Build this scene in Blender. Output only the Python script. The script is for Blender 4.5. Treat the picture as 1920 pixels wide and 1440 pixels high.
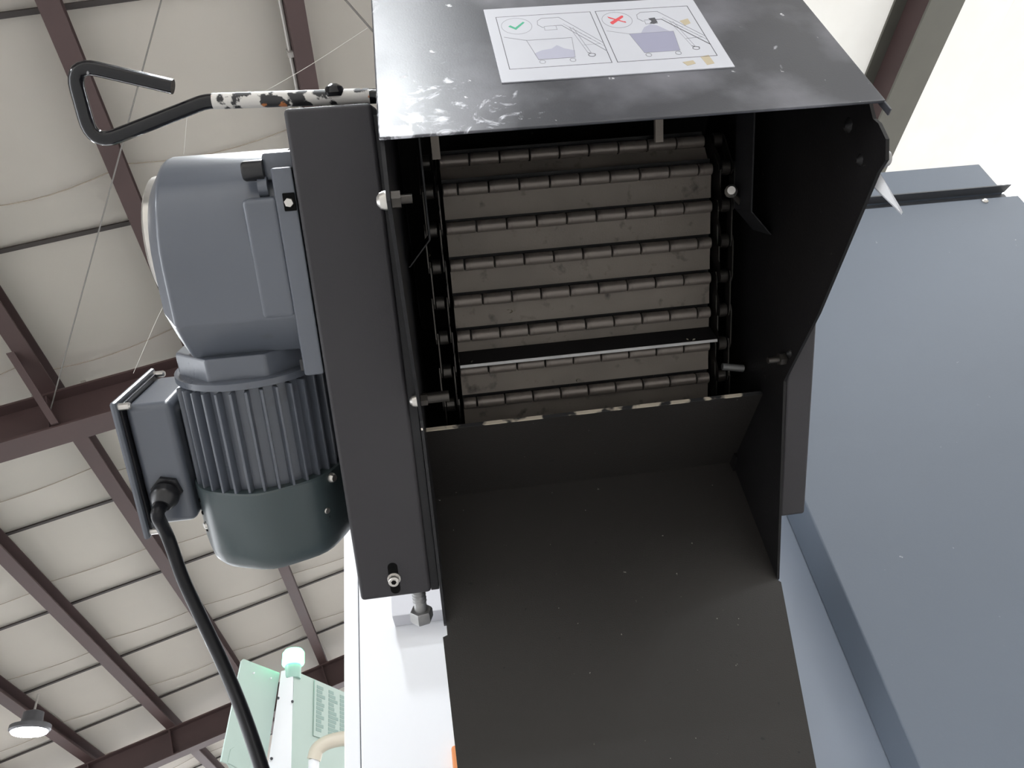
import bpy, bmesh, math, random
from mathutils import Vector, Matrix
random.seed(7)
for o in list(bpy.data.objects): bpy.data.objects.remove(o)
scene = bpy.context.scene
col = scene.collection

# ------------------------------------------------------------------ camera
F_PX = 1400.0
def _n(v): return Vector(v).normalized()
cU = _n((640-960, 720+1050, -F_PX))                       # world up seen from the camera
cX = _n((15200-960, 720+873, -F_PX)); cX = (cX - cU*cX.dot(cU)).normalized()
cF = cU.cross(cX)
CR = Matrix((cX, cF, cU))                                 # camera -> world rotation
CAM = Vector((0, 0, 1.1))
cd = bpy.data.cameras.new('camera'); cam = bpy.data.objects.new('camera', cd); col.objects.link(cam)
cam.matrix_world = Matrix.Translation(CAM) @ CR.to_4x4()
cd.sensor_width = 36.0; cd.lens = 36.0*F_PX/1920.0; cd.clip_start = 0.02; cd.clip_end = 200
scene.camera = cam

# ------------------------------------------------------------------ world light, exposure
w = bpy.data.worlds.new('hall_air'); scene.world = w; w.use_nodes = True
w.node_tree.nodes['Background'].inputs[0].default_value = (0.93, 0.96, 1.0, 1)
w.node_tree.nodes['Background'].inputs[1].default_value = 1.7
scene.view_settings.view_transform = 'Standard'; scene.view_settings.look = 'None'
scene.view_settings.gamma = 1.0; scene.view_settings.use_curve_mapping = False
scene.view_settings.exposure = 1.48
LAMP_POWER = 110.0

# ------------------------------------------------------------------ materials
def mat(name, color, rough=0.5, metal=0.0, bump=0.0, bscale=200.0, var=0.0, vscale=8.0, spec=0.5, coat=0.0, emis=None, estr=0.0):
    m = bpy.data.materials.new(name); m.use_nodes = True
    nt = m.node_tree; b = nt.nodes['Principled BSDF']
    b.inputs['Base Color'].default_value = (*color, 1); b.inputs['Roughness'].default_value = rough
    b.inputs['Metallic'].default_value = metal; b.inputs['Specular IOR Level'].default_value = spec
    b.inputs['Coat Weight'].default_value = coat; b.inputs['Coat Roughness'].default_value = 0.3
    if emis: b.inputs['Emission Color'].default_value = (*emis, 1); b.inputs['Emission Strength'].default_value = estr
    tc = nt.nodes.new('ShaderNodeTexCoord')
    if var > 0:
        no = nt.nodes.new('ShaderNodeTexNoise'); no.inputs['Scale'].default_value = vscale; no.inputs['Detail'].default_value = 6
        nt.links.new(tc.outputs['Object'], no.inputs['Vector'])
        mx = nt.nodes.new('ShaderNodeMix'); mx.data_type = 'RGBA'
        mx.inputs['A'].default_value = (*[c*(1-var) for c in color], 1); mx.inputs['B'].default_value = (*[min(1, c*(1+var)) for c in color], 1)
        nt.links.new(no.outputs['Fac'], mx.inputs['Factor']); nt.links.new(mx.outputs['Result'], b.inputs['Base Color'])
        mr = nt.nodes.new('ShaderNodeMapRange'); mr.inputs['To Min'].default_value = max(0.03, rough*(1-var*0.6)); mr.inputs['To Max'].default_value = min(1, rough*(1+var*0.6))
        nt.links.new(no.outputs['Fac'], mr.inputs['Value']); nt.links.new(mr.outputs['Result'], b.inputs['Roughness'])
    if bump > 0:
        n2 = nt.nodes.new('ShaderNodeTexNoise'); n2.inputs['Scale'].default_value = bscale; n2.inputs['Detail'].default_value = 3
        nt.links.new(tc.outputs['Object'], n2.inputs['Vector'])
        bp = nt.nodes.new('ShaderNodeBump'); bp.inputs['Strength'].default_value = bump; bp.inputs['Distance'].default_value = 0.001
        nt.links.new(n2.outputs['Fac'], bp.inputs['Height']); nt.links.new(bp.outputs['Normal'], b.inputs['Normal'])
    return m

def speckle(m, color, scale, lo, hi, rough=None, detail=8, rot=(0, 0, 0), sc=(1, 1, 1), dist=0.0):
    """mix flecks / scuffs of another colour over what the material has"""
    nt = m.node_tree; b = nt.nodes['Principled BSDF']
    tc = nt.nodes.new('ShaderNodeTexCoord'); mp = nt.nodes.new('ShaderNodeMapping')
    mp.inputs['Rotation'].default_value = rot; mp.inputs['Scale'].default_value = sc
    nt.links.new(tc.outputs['Object'], mp.inputs['Vector'])
    no = nt.nodes.new('ShaderNodeTexNoise'); no.inputs['Scale'].default_value = scale; no.inputs['Detail'].default_value = detail
    no.inputs['Distortion'].default_value = dist
    nt.links.new(mp.outputs['Vector'], no.inputs['Vector'])
    mr = nt.nodes.new('ShaderNodeMapRange'); mr.inputs['From Min'].default_value = lo; mr.inputs['From Max'].default_value = hi
    nt.links.new(no.outputs['Fac'], mr.inputs['Value'])
    mx = nt.nodes.new('ShaderNodeMix'); mx.data_type = 'RGBA'; mx.inputs['B'].default_value = (*color, 1)
    src = b.inputs['Base Color'].links
    if src: nt.links.new(src[0].from_socket, mx.inputs['A'])
    else: mx.inputs['A'].default_value = b.inputs['Base Color'].default_value
    nt.links.new(mr.outputs['Result'], mx.inputs['Factor']); nt.links.new(mx.outputs['Result'], b.inputs['Base Color'])
    if rough is not None:
        m2 = nt.nodes.new('ShaderNodeMix'); m2.inputs['B'].default_value = rough
        s2 = b.inputs['Roughness'].links
        if s2: nt.links.new(s2[0].from_socket, m2.inputs['A'])
        else: m2.inputs['A'].default_value = b.inputs['Roughness'].default_value
        nt.links.new(mr.outputs['Result'], m2.inputs['Factor']); nt.links.new(m2.outputs['Result'], b.inputs['Roughness'])
    return m

M = {}
M['black'] = speckle(mat('black_powder_coat', (0.014, 0.014, 0.016), 0.5, spec=0.35, bump=0.25, bscale=900, var=0.25, vscale=6), (0.35, 0.34, 0.32), 160, 0.74, 0.78)
M['chute'] = speckle(speckle(mat('dusty_black_paint', (0.0175, 0.0158, 0.0147), 0.42, spec=0.4, bump=0.3, bscale=700, var=0.3, vscale=5), (0.42, 0.40, 0.36), 130, 0.74, 0.78), (0.006, 0.006, 0.006), 60, 0.72, 0.75)
M['hood'] = mat('scuffed_black_paint', (0.040, 0.041, 0.049), 0.33, bump=0.08, bscale=500, var=0.3, vscale=7)
speckle(M['hood'], (0.19, 0.19, 0.215), 9, 0.48, 0.78, rough=0.42)
speckle(M['hood'], (0.55, 0.56, 0.60), 18, 0.685, 0.74, rough=0.5, dist=1.2)
speckle(M['hood'], (0.6, 0.6, 0.62), 70, 0.70, 0.73, rough=0.5)
def corner_scuffs(m):
    nt = m.node_tree; b = nt.nodes['Principled BSDF']; tc = nt.nodes.new('ShaderNodeTexCoord')
    no = nt.nodes.new('ShaderNodeTexNoise'); no.inputs['Scale'].default_value = 34; no.inputs['Detail'].default_value = 9; no.inputs['Roughness'].default_value = .68; no.inputs['Distortion'].default_value = 1.6
    nt.links.new(tc.outputs['Object'], no.inputs['Vector'])
    ds = nt.nodes.new('ShaderNodeVectorMath'); ds.operation = 'DISTANCE'; ds.inputs[1].default_value = (-.215, -1.532, 1.672)
    nt.links.new(tc.outputs['Object'], ds.inputs[0])
    th = nt.nodes.new('ShaderNodeMapRange'); th.inputs['From Max'].default_value = .17; th.inputs['To Min'].default_value = .10; th.inputs['To Max'].default_value = -.17
    nt.links.new(ds.outputs['Value'], th.inputs['Value'])
    ad = nt.nodes.new('ShaderNodeMath'); nt.links.new(no.outputs['Fac'], ad.inputs[0]); nt.links.new(th.outputs['Result'], ad.inputs[1])
    mr = nt.nodes.new('ShaderNodeMapRange'); mr.inputs['From Min'].default_value = .52; mr.inputs['From Max'].default_value = .62
    nt.links.new(ad.outputs[0], mr.inputs['Value'])
    mx = nt.nodes.new('ShaderNodeMix'); mx.data_type = 'RGBA'; mx.inputs['B'].default_value = (.62, .63, .68, 1)
    nt.links.new(b.inputs['Base Color'].links[0].from_socket, mx.inputs['A']); nt.links.new(mr.outputs['Result'], mx.inputs['Factor']); nt.links.new(mx.outputs['Result'], b.inputs['Base Color'])
corner_scuffs(M['hood'])
M['box'] = mat('satin_charcoal_paint', (0.034, 0.032, 0.036), 0.55, spec=0.4, bump=0.25, bscale=1200, var=0.12, vscale=4)
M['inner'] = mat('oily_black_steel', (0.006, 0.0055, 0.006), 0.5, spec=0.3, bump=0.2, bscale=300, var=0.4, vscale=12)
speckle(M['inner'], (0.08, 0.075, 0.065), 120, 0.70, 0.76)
M['belt'] = speckle(mat('worn_belt_steel', (0.27, 0.235, 0.205), 0.55, 0.15, bump=0.25, bscale=500, var=0.3, vscale=14), (0.07, 0.06, 0.052), 50, 0.60, 0.78)
M['knuckle'] = speckle(mat('dark_hinge_steel', (0.15, 0.13, 0.115), 0.36, 0.4, bump=0.15, bscale=300, var=0.35, vscale=25), (0.02, 0.018, 0.016), 30, 0.56, 0.7)
M['chain'] = mat('oily_chain_steel', (0.06, 0.055, 0.05), 0.34, 0.7, var=0.4, vscale=40)
M['barelip'] = speckle(mat('worn_steel_edge', (0.03, 0.03, 0.032), 0.5, 0.2), (0.62, 0.55, 0.45), 26, 0.47, 0.52, rough=0.35, detail=3)
M['steel'] = mat('zinc_plated_steel', (0.62, 0.60, 0.57), 0.3, 0.9, var=0.25, vscale=60)
M['boltgrey'] = mat('dull_bolt_steel', (0.33, 0.33, 0.33), 0.45, 0.7, var=0.3, vscale=60)
M['hexdark'] = mat('dark_socket', (0.003, 0.003, 0.003), 0.7, spec=0.1)
M['motor'] = speckle(mat('slate_grey_enamel', (0.100, 0.111, 0.134), 0.28, bump=0.10, bscale=160, var=0.12, vscale=7, coat=0.25), (0.05, 0.048, 0.042), 12, 0.68, 0.80)
M['motor_fan'] = mat('dark_green_grey_enamel', (0.046, 0.064, 0.069), 0.36, bump=0.06, bscale=250, var=0.12, vscale=7, coat=0.2)
M['rubber'] = mat('black_rubber', (0.008, 0.008, 0.010), 0.36, spec=0.22, bump=0.1, bscale=300)
M['nylon'] = mat('black_nylon', (0.014, 0.014, 0.016), 0.3)
M['rod'] = speckle(mat('glossy_black_rod', (0.008, 0.008, 0.010), 0.14, spec=0.4, bump=0.2, bscale=140), (0.45, 0.45, 0.46), 90, 0.70, 0.76)
M['rod_chip'] = speckle(speckle(mat('flaking_white_paint', (0.62, 0.60, 0.57), 0.45, bump=0.5, bscale=90), (0.02, 0.02, 0.022), 45, 0.50, 0.53), (0.45, 0.16, 0.05), 60, 0.64, 0.68)
M['sticker'] = speckle(mat('white_vinyl', (0.55, 0.56, 0.61), 0.33, var=0.05, vscale=20, coat=0.3), (0.70, 0.62, 0.45), 14, 0.70, 0.82)
M['ink'] = mat('dark_print', (0.05, 0.05, 0.06), 0.5)
M['ink_pale'] = mat('pale_print', (0.22, 0.22, 0.25), 0.5)
M['ink_lav'] = mat('lavender_print', (0.28, 0.28, 0.38), 0.5)
M['ink_lav2'] = mat('pale_lavender_print', (0.38, 0.38, 0.47), 0.5)
M['ink_green'] = mat('green_print', (0.03, 0.36, 0.20), 0.5)
M['ink_red'] = mat('red_print', (0.62, 0.05, 0.06), 0.5)
M['ink_tan'] = mat('tan_stain', (0.46, 0.39, 0.27), 0.6)
M['panel'] = speckle(mat('blue_grey_machine_paint', (0.125, 0.150, 0.190), 0.44, bump=0.08, bscale=350, var=0.06, vscale=3), (0.42, 0.44, 0.47), 55, 0.745, 0.77)
M['panel_shaded'] = mat('shaded_machine_paint', (0.075, 0.08, 0.09), 0.45, bump=0.1, bscale=300)  # darker than the panel: shade under the overhang put into the colour
M['body'] = mat('light_grey_machine_paint', (0.25, 0.285, 0.345), 0.42, bump=0.08, bscale=300, var=0.08, vscale=5)
M['white'] = mat('white_enamel', (0.86, 0.87, 0.90), 0.4, var=0.02, vscale=3)
M['white_grey'] = mat('pale_grey_plastic', (0.60, 0.60, 0.64), 0.45)
M['mint'] = mat('beacon_tinted_enamel', (0.42, 0.53, 0.485), 0.4, var=0.05, vscale=4)  # green of the beacon glow put into the paint colour
M['mint_text'] = mat('grey_green_print', (0.25, 0.36, 0.33), 0.5)
M['cream_part'] = mat('cream_plastic', (0.66, 0.60, 0.50), 0.45)
M['beam'] = mat('red_oxide_primer', (0.058, 0.033, 0.032), 0.6, bump=0.2, bscale=60, var=0.25, vscale=3)
M['beam_grey'] = mat('brown_grey_primer', (0.10, 0.098, 0.084), 0.6, var=0.2, vscale=3)
M['fabric'] = mat('cream_roof_lining', (0.82, 0.775, 0.71), 0.65, bump=0.6, bscale=9, var=0.05, vscale=1.3)
M['fabric_glow'] = mat('glowing_roof_lining', (0.82, 0.82, 0.80), 0.6, bump=1.0, bscale=14, var=0.06, vscale=2, emis=(1.0, 0.99, 0.97), estr=0.10)  # whiter lining with a glow added to brighten the right roof side
M['strap'] = mat('dark_strap', (0.035, 0.028, 0.026), 0.6)
M['fold_shade'] = mat('fold_shade_line', (0.36, 0.31, 0.25), 0.8)  # brown tone stands for the shade along lining folds
M['rod_dark'] = mat('dull_grey_rod', (0.16, 0.15, 0.14), 0.5)
M['pipe'] = mat('galvanised_pipe', (0.42, 0.40, 0.38), 0.4, 0.5)
M['wall'] = mat('cream_wall_lining', (0.62, 0.59, 0.54), 0.7, var=0.05, vscale=0.5)
M['floor'] = mat('concrete_floor', (0.58, 0.565, 0.55), 0.5, var=0.1, vscale=0.8)
M['web'] = mat('dusty_cobweb', (0.85, 0.82, 0.76), 0.6)
M['chip'] = mat('shiny_metal_chip', (0.72, 0.68, 0.60), 0.25, 0.8)
M['orange'] = mat('orange_plastic', (0.75, 0.28, 0.10), 0.45)
M['lens'] = mat('lamp_lens', (0.9, 0.9, 0.9), 0.4, emis=(0.93, 0.97, 1.0), estr=LAMP_POWER)
M['lamp_body'] = mat('lamp_aluminium', (0.12, 0.12, 0.13), 0.4, 0.5)
M['beacon'] = mat('green_beacon', (0.2, 0.9, 0.5), 0.3, emis=(0.12, 1.0, 0.50), estr=2.4)
M['beacon_base'] = mat('beacon_collar', (0.35, 0.55, 0.48), 0.4)

# ------------------------------------------------------------------ mesh helpers
HX = Vector((1, 0, 0)); EL = math.radians(33)
HV = Vector((0, -math.cos(EL), math.sin(EL))); HN = Vector((0, -math.sin(EL), -math.cos(EL)))
HO = Vector((0, .726, 1.628))
HM = Matrix((HX, HV, HN)).transposed().to_4x4(); HM.translation = HO       # (x, v, n) of the conveyor head -> world
ID = Matrix.Identity(4)
def H(x, v, n): return HM @ Vector((x, v, n))

class MB:
    def __init__(s): s.bm = bmesh.new()
    def box(s, lo, hi, bev=0.0, seg=2, T=ID):
        t = bmesh.new(); bmesh.ops.create_cube(t, size=1)
        for v in t.verts: v.co = Vector([(lo[i]+hi[i])/2 + v.co[i]*(hi[i]-lo[i]) for i in range(3)])
        if bev > 0: bmesh.ops.bevel(t, geom=t.edges[:], offset=bev, segments=seg, profile=.5, affect='EDGES')
        s._add(t, T); return s
    def _add(s, t, T):
        bmesh.ops.transform(t, matrix=T, verts=t.verts)
        me = bpy.data.meshes.new('t'); t.to_mesh(me); t.free(); s.bm.from_mesh(me); bpy.data.meshes.remove(me)
    def lathe(s, prof, p0, axis, seg=32, T=ID, a0=0.0):
        """prof: (distance along axis, radius); closed at both ends"""
        axis = Vector(axis).normalized(); p0 = Vector(p0)
        u = axis.orthogonal().normalized(); w_ = axis.cross(u)
        t = bmesh.new(); rings = []
        for d, r in prof:
            rings.append([t.verts.new(p0 + axis*d + (u*math.cos(a0+2*math.pi*i/seg) + w_*math.sin(a0+2*math.pi*i/seg))*r) for i in range(seg)])
        for a, b in zip(rings, rings[1:]):
            for i in range(seg): t.faces.new((a[i], a[(i+1) % seg], b[(i+1) % seg], b[i]))
        t.faces.new(rings[0][::-1]); t.faces.new(rings[-1])
        bmesh.ops.recalc_face_normals(t, faces=t.faces); s._add(t, T); return s
    def cyl(s, p0, p1, r, seg=20, bev=0.0, T=ID, a0=0.0):
        p0 = Vector(p0); p1 = Vector(p1); L = (p1-p0).length
        pr = [(0, r), (L, r)] if bev <= 0 else [(0, r-bev), (bev, r), (L-bev, r), (L, r-bev)]
        return s.lathe(pr, p0, p1-p0, seg, T, a0)
    def prism(s, pts, off, bev=0.0, T=ID):
        pts = [Vector(p) for p in pts]; off = Vector(off); t = bmesh.new()
        a = [t.verts.new(p) for p in pts]; b = [t.verts.new(p+off) for p in pts]; n = len(pts)
        t.faces.new(a); t.faces.new(b[::-1])
        for i in range(n): t.faces.new((a[i], b[i], b[(i+1) % n], a[(i+1) % n]))
        bmesh.ops.recalc_face_normals(t, faces=t.faces)
        if bev > 0: bmesh.ops.bevel(t, geom=t.edges[:], offset=bev, segments=2, profile=.5, affect='EDGES')
        s._add(t, T); return s
    def tube(s, pts, r, seg=12, T=ID):
        pts = [Vector(p) for p in pts]; t = bmesh.new(); rings = []; up = None
        for i, p in enumerate(pts):
            d = (pts[min(i+1, len(pts)-1)] - pts[max(i-1, 0)]).normalized()
            if up is None: up = d.orthogonal().normalized()
            up = (up - d*up.dot(d)).normalized(); w_ = d.cross(up)
            rr = r[i] if isinstance(r, (list, tuple)) else r
            rings.append([t.verts.new(p + (up*math.cos(2*math.pi*k/seg) + w_*math.sin(2*math.pi*k/seg))*rr) for k in range(seg)])
        for a, b in zip(rings, rings[1:]):
            for k in range(seg): t.faces.new((a[k], a[(k+1) % seg], b[(k+1) % seg], b[k]))
        t.faces.new(rings[0][::-1]); t.faces.new(rings[-1]); bmesh.ops.recalc_face_normals(t, faces=t.faces)
        s._add(t, T); return s
    def mesh(s, name, m, origin=(0, 0, 0), smooth=True, ang=32):
        bmesh.ops.translate(s.bm, verts=s.bm.verts, vec=-Vector(origin))
        me = bpy.data.meshes.new(name); s.bm.to_mesh(me); s.bm.free()
        me.materials.append(m)
        if smooth:
            for p in me.polygons: p.use_smooth = True
            me.set_sharp_from_angle(angle=math.radians(ang))
        return me
    def obj(s, name, m, parent=None, smooth=True, label=None, origin=None, **kw):
        """one mesh object; world-space vertices, origin at the parent (or at the given point)"""
        po = wloc(parent) if parent else Vector((0, 0, 0))
        org = Vector(origin) if origin is not None else (po if parent else centre_base(s.bm))
        o = bpy.data.objects.new(name, s.mesh(name, M[m] if isinstance(m, str) else m, org, smooth))
        col.objects.link(o); o.parent = parent; o.location = org - po
        if label: o['label'] = label
        for k, v in kw.items(): o[k] = v
        if smooth:
            wn = o.modifiers.new('even_shading', 'WEIGHTED_NORMAL'); wn.keep_sharp = True; wn.weight = 100
        return o
def centre_base(bm):
    xs = [v.co for v in bm.verts]
    return Vector(((min(c.x for c in xs)+max(c.x for c in xs))/2, (min(c.y for c in xs)+max(c.y for c in xs))/2, min(c.z for c in xs)))
def wloc(o):
    v = Vector((0, 0, 0))
    while o: v = v + o.location; o = o.parent
    return v
def empty(name, loc, label, cat, group=None, kind=None):
    o = bpy.data.objects.new(name, None); col.objects.link(o); o.location = loc; o.empty_display_size = .1
    o['label'] = label; o['category'] = cat
    if group: o['group'] = group
    if kind: o['kind'] = kind
    return o
def tag(o, label, cat, group=None, kind=None):
    o['label'] = label; o['category'] = cat
    if group: o['group'] = group
    if kind: o['kind'] = kind
    return o
def inst(o, name, parent, loc, rot=None):
    c = bpy.data.objects.new(name, o.data if hasattr(o, 'data') and o.data else o); col.objects.link(c); c.parent = parent; c.location = loc
    if rot is not None: c.rotation_euler = rot
    return c
def smooth_path(pts, k=6):
    pts = [Vector(p) for p in pts]; out = []
    P = [pts[0]*2-pts[1]] + pts + [pts[-1]*2-pts[-2]]
    for i in range(1, len(P)-2):
        for j in range(k):
            t = j/k; a, b, c, d = P[i-1], P[i], P[i+1], P[i+2]
            out.append(.5*((2*b)+(c-a)*t+(2*a-5*b+4*c-d)*t*t+(3*b-a-3*c+d)*t**3))
    return out + [pts[-1]]
def round_path(pts, r, k=6):
    pts = [Vector(p) for p in pts]; out = [pts[0]]
    for a, b, c in zip(pts, pts[1:], pts[2:]):
        p = b + (a-b).normalized()*min(r, (a-b).length*.45); q = b + (c-b).normalized()*min(r, (c-b).length*.45)
        for j in range(k+1):
            t = j/k; out.append(p*(1-t)**2 + b*2*t*(1-t) + q*t*t)
    return out + [pts[-1]]

# ------------------------------------------------------------------ hall: floor, roof lining, steel
fl = MB().box((-16, -14, -.2), (16, 22, 0)).obj('floor', 'floor', None, False); fl['kind'] = 'structure'
wb = MB().box((-16, -10.2, 0), (16, -10, 9)).obj('wall_back', 'wall', None, False); wb['kind'] = 'structure'
wr = MB().box((11.5, -10, 0), (11.7, 22, 9.5)).obj('wall_right', 'wall', None, False); wr['kind'] = 'structure'
RN = Vector((-.2922, .0354, .9557)).normalized(); RB = Vector((-.0315, .9984, -.0466)); RB = (RB - RN*RB.dot(RN)).normalized(); RA = RB.cross(RN)
if RA.x < 0: RA = -RA
RM = Matrix((RA, RB, RN)).transposed().to_4x4(); RM.translation = CAM       # (u, w, h) under the roof slope -> world
def R(u, w_, h): return RM @ Vector((u, w_, h))
US = [-8.0, -6.9, -5.8, -4.75, -3.7, -2.65, -1.56, -.49, .81, 1.9, 3.0, 4.1, 6.42, 8.2, 10.0]
WS = [-8.3 + 1.45*k for k in range(18)]                                    # straps across the lining
ceil = MB()
ceil.box((US[0], WS[0], 5.09), (US[-1], WS[-1], 5.13), T=RM)
ceil = ceil.obj('ceiling', 'fabric', None, False); ceil['kind'] = 'structure'
cl = wloc(ceil)
def lining(u0, u1, w0, w1, seed):
    rnd = random.Random(seed); t = bmesh.new(); NU, NW = 8, 12; g = []
    ph = rnd.uniform(0, 6); amp = rnd.uniform(.010, .022); fw = .70 + rnd.uniform(-.06, .06); sl = rnd.uniform(-.05, .05)
    for i in range(NU+1):
        row = []
        for j in range(NW+1):
            x = i/NU; y = j/NW
            sag = amp*16*x*(1-x)*y*(1-y)
            f = fw + sl*(x-.5)
            fold = .020*math.exp(-((y-f)/.055)**2)*(.5+.5*math.sin(math.pi*x))
            h = 5.06 - sag - fold + .004*math.sin(9*x+ph)*math.sin(math.pi*y)
            row.append(t.verts.new(R(u0+(u1-u0)*x, w0+(w1-w0)*y, h)))
        g.append(row)
    for i in range(NU):
        for j in range(NW): t.faces.new((g[i][j], g[i][j+1], g[i+1][j+1], g[i+1][j]))
    bmesh.ops.solidify(t, geom=t.faces[:], thickness=.008)
    b = MB(); b._add(t, ID); return b
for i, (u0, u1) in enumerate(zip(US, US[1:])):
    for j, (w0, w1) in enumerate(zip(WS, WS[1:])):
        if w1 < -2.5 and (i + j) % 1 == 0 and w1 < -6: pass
        lining(u0, u1, w0, w1, i*50+j).obj('glow_lining_panel' if u0 > 4.0 else 'lining_panel', 'fabric_glow' if u0 > 4.0 else 'fabric', ceil)  # right bays are plain lining given an added glow, no window
for i, (u0, u1) in enumerate(zip(US, US[1:])):
    for j, (w0, w1) in enumerate(zip(WS, WS[1:])):
        if not (-5 < u0 < 2 and 0 < w0 < 13): continue
        rnd = random.Random(i*31+j); f = .70 + rnd.uniform(-.05, .05); a = []
        for k in range(9):
            x = k/8; a.append(R(u0+(u1-u0)*x, w0+(w1-w0)*(f + .035*math.sin(2.2*x+j) + .03*math.sin(math.pi*x)), 5.03-.012*math.sin(math.pi*x)))
        MB().tube(a, .004, 4).obj('fold_shade_line', 'fold_shade', ceil)  # shadow of a lining fold drawn as a thin brown line
for w_ in WS:
    MB().box((US[0], w_-.016, 5.028), (4.1, w_+.016, 5.044), T=RM).obj('strap', 'strap', ceil, False)
def cpur(u, h0=4.82, h1=5.02, wd=.115, th=.010, w0=-8.2, w1=16.2):
    b = MB(); lip = .02
    prof = [(u, h0), (u+wd, h0), (u+wd, h0+lip), (u+wd-th, h0+lip), (u+wd-th, h0+th), (u+th, h0+th), (u+th, h1-th), (u+wd, h1-th), (u+wd, h1), (u, h1)]
    return b.prism([(a, w0, c) for a, c in prof], (0, w1-w0, 0), T=RM)
kt = 0
for u in US:
    if u > 5: continue
    o = cpur(u).obj('roof_purlin', 'beam', None, False)
    tag(o, 'brown steel roof purlin running under the roof lining', 'beam', 'roof purlins', 'structure')
def ibeam(u0, u1, w0, w1, h0, h1, along, wd, th=.018):
    b = MB()
    if along == 'u':
        c = (w0+w1)/2
        b.box((u0, c-wd/2, h0), (u1, c+wd/2, h0+th), T=RM); b.box((u0, c-wd/2, h1-th), (u1, c+wd/2, h1), T=RM); b.box((u0, c-th/2, h0+th), (u1, c+th/2, h1-th), T=RM)
    else:
        c = (u0+u1)/2
        b.box((c-wd/2, w0, h0), (c+wd/2, w1, h0+th), T=RM); b.box((c-wd/2, w0, h1-th), (c+wd/2, w1, h1), T=RM); b.box((c-th/2, w0, h0+th), (c+th/2, w1, h1-th), T=RM)
    return b
for k, w_ in enumerate((-2.1, 4.55, 11.2)):
    o = ibeam(-8, 4.2, w_, w_, 4.44, 4.82, 'u', .20).obj('roof_girder', 'beam', None, False)
    tag(o, ['steel roof girder crossing behind the camera', 'deep brown steel girder crossing at left behind the terminal box', 'far brown steel girder at the bottom left beside the bright lamp'][k], 'girder', 'roof girders', 'structure')
    for u in US[3:10]:
        MB().box((u+.02, w_-.09, 4.46), (u+.035, w_-.012, 4.80), T=RM).obj('stiffener', 'beam', o, False)
o = MB().box((6.515, -8.2, 4.62), (6.54, 16.2, 5.0), T=RM).obj('ridge_beam', 'beam', None, False)
tag(o, 'deep brown steel roof beam at upper right beyond the hood corner', 'beam', None, 'structure')
MB().box((6.30, -8.2, 4.60), (6.755, 16.2, 4.62), T=RM).obj('bottom_flange', 'beam_grey', o, False)
MB().box((6.36, -8.2, 5.0), (6.70, 16.2, 5.02), T=RM).obj('top_flange', 'beam_grey', o, False)
ol = wloc(o)
# conduits, brace, thin sag rods
def cond(name, pts, r, label, clips):
    o = MB().tube(pts, r, 8).obj(name, 'pipe', None); tag(o, label, 'conduit')
    for c in clips: MB().box((c[0]-.018, c[1]-.018, c[2]-.03), (c[0]+.018, c[1]+.018, c[2]+.03), T=RM).obj('pipe_clip', 'pipe', o, False)
    return o
cond('conduit_pipe', [R(-8, 4.50, 4.85), R(4.1, 4.50, 4.85)], .018, 'thin grey conduit pipe running along the top of the left girder', [(-1.27, 4.50, 4.85), (-3.0, 4.50, 4.85), (-1.62, 4.5, 4.85)])
cond('conduit_pipe', [R(.795, -6, 4.90), R(.795, 10, 4.90)], .013, 'thin grey conduit pipe fixed along a purlin near the hood', [(.795, 2.25, 4.90), (.795, 3.6, 4.90)])
o = MB().prism([R(-1.60, 3.98, 4.82), R(-1.60, 4.05, 4.82), R(-1.50, 4.47, 4.47), R(-1.50, 4.42, 4.45)], RA*.05).obj('flange_brace', 'beam', None, False)
tag(o, 'short brown angle brace between purlin and left girder', 'brace', None, 'structure')
def px(x, y, h):                                    # point of the roof slope at height h under pixel direction, used for thin rods
    d = CR @ Vector(((x-960)/F_PX, (720-y)/F_PX, -1)); t = h/d.dot(RN); return CAM + d*t
o = MB().tube([px(427, -460, 4.95), px(92, 778, 4.60)], .005, 6).obj('brace_rod', 'rod_dark', None)
tag(o, 'thin steel brace rod hanging diagonally across the left roof bay', 'rod')
o = MB().tube([px(520, -145, 4.84), px(930, 320, 4.80)], .008, 6).obj('brace_rod', 'rod_dark', None)
tag(o, 'thin steel rod under the roof beside the hood top left corner', 'rod')

# high bay lamps (the visible one hangs at the far left)
def lamp(p, label):
    r = .185
    e = empty('high_bay_lamp', p, label, 'lamp', 'high bay lamps')
    MB().lathe([(0, r), (.02, r+.02), (.06, r+.02), (.07, r*.6), (.20, r*.55), (.22, r*.3)], p, (0, 0, 1), 28).obj('housing', 'lamp_body', e)
    MB().lathe([(-.012, r*.93), (-.004, r*.97), (0.004, r*.97)], p, (0, 0, 1), 28).obj('lens', 'lens', e)
    top = p + Vector((0, 0, .22)); d = Vector((0, 0, 1)); hh = (4.80 - (top-CAM).dot(RN))/RN.z
    MB().cyl(top, top + d*max(hh, .03), .012, 8).obj('hanger', 'pipe', e)
    return e
lp = px(55, 1372, 4.42)
lamp(lp, 'bright round high bay lamp glowing at the lower left under the roof')
for k, (x, y, h) in enumerate([(-.25, -2.1, 4.35), (-5.2, -1.6, 4.35), (5.5, -6.5, 4.35), (-4.0, 4.3, 4.2), (7.4, 3.3, 4.25), (.2, -6.3, 4.3), (-.75, .75, 4.45)]):
    z = 1.1 + (h - RN.x*x - RN.y*y)/RN.z
    lamp(Vector((x, y, z)), ['round high bay lamp above and behind the camera', 'round high bay lamp behind the camera far left', 'round high bay lamp behind the camera far right', 'round high bay lamp left beyond the picture edge', 'round high bay lamp right beyond the picture edge', 'round high bay lamp far behind the camera', 'round high bay lamp straight above the gear motor'][k])

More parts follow.
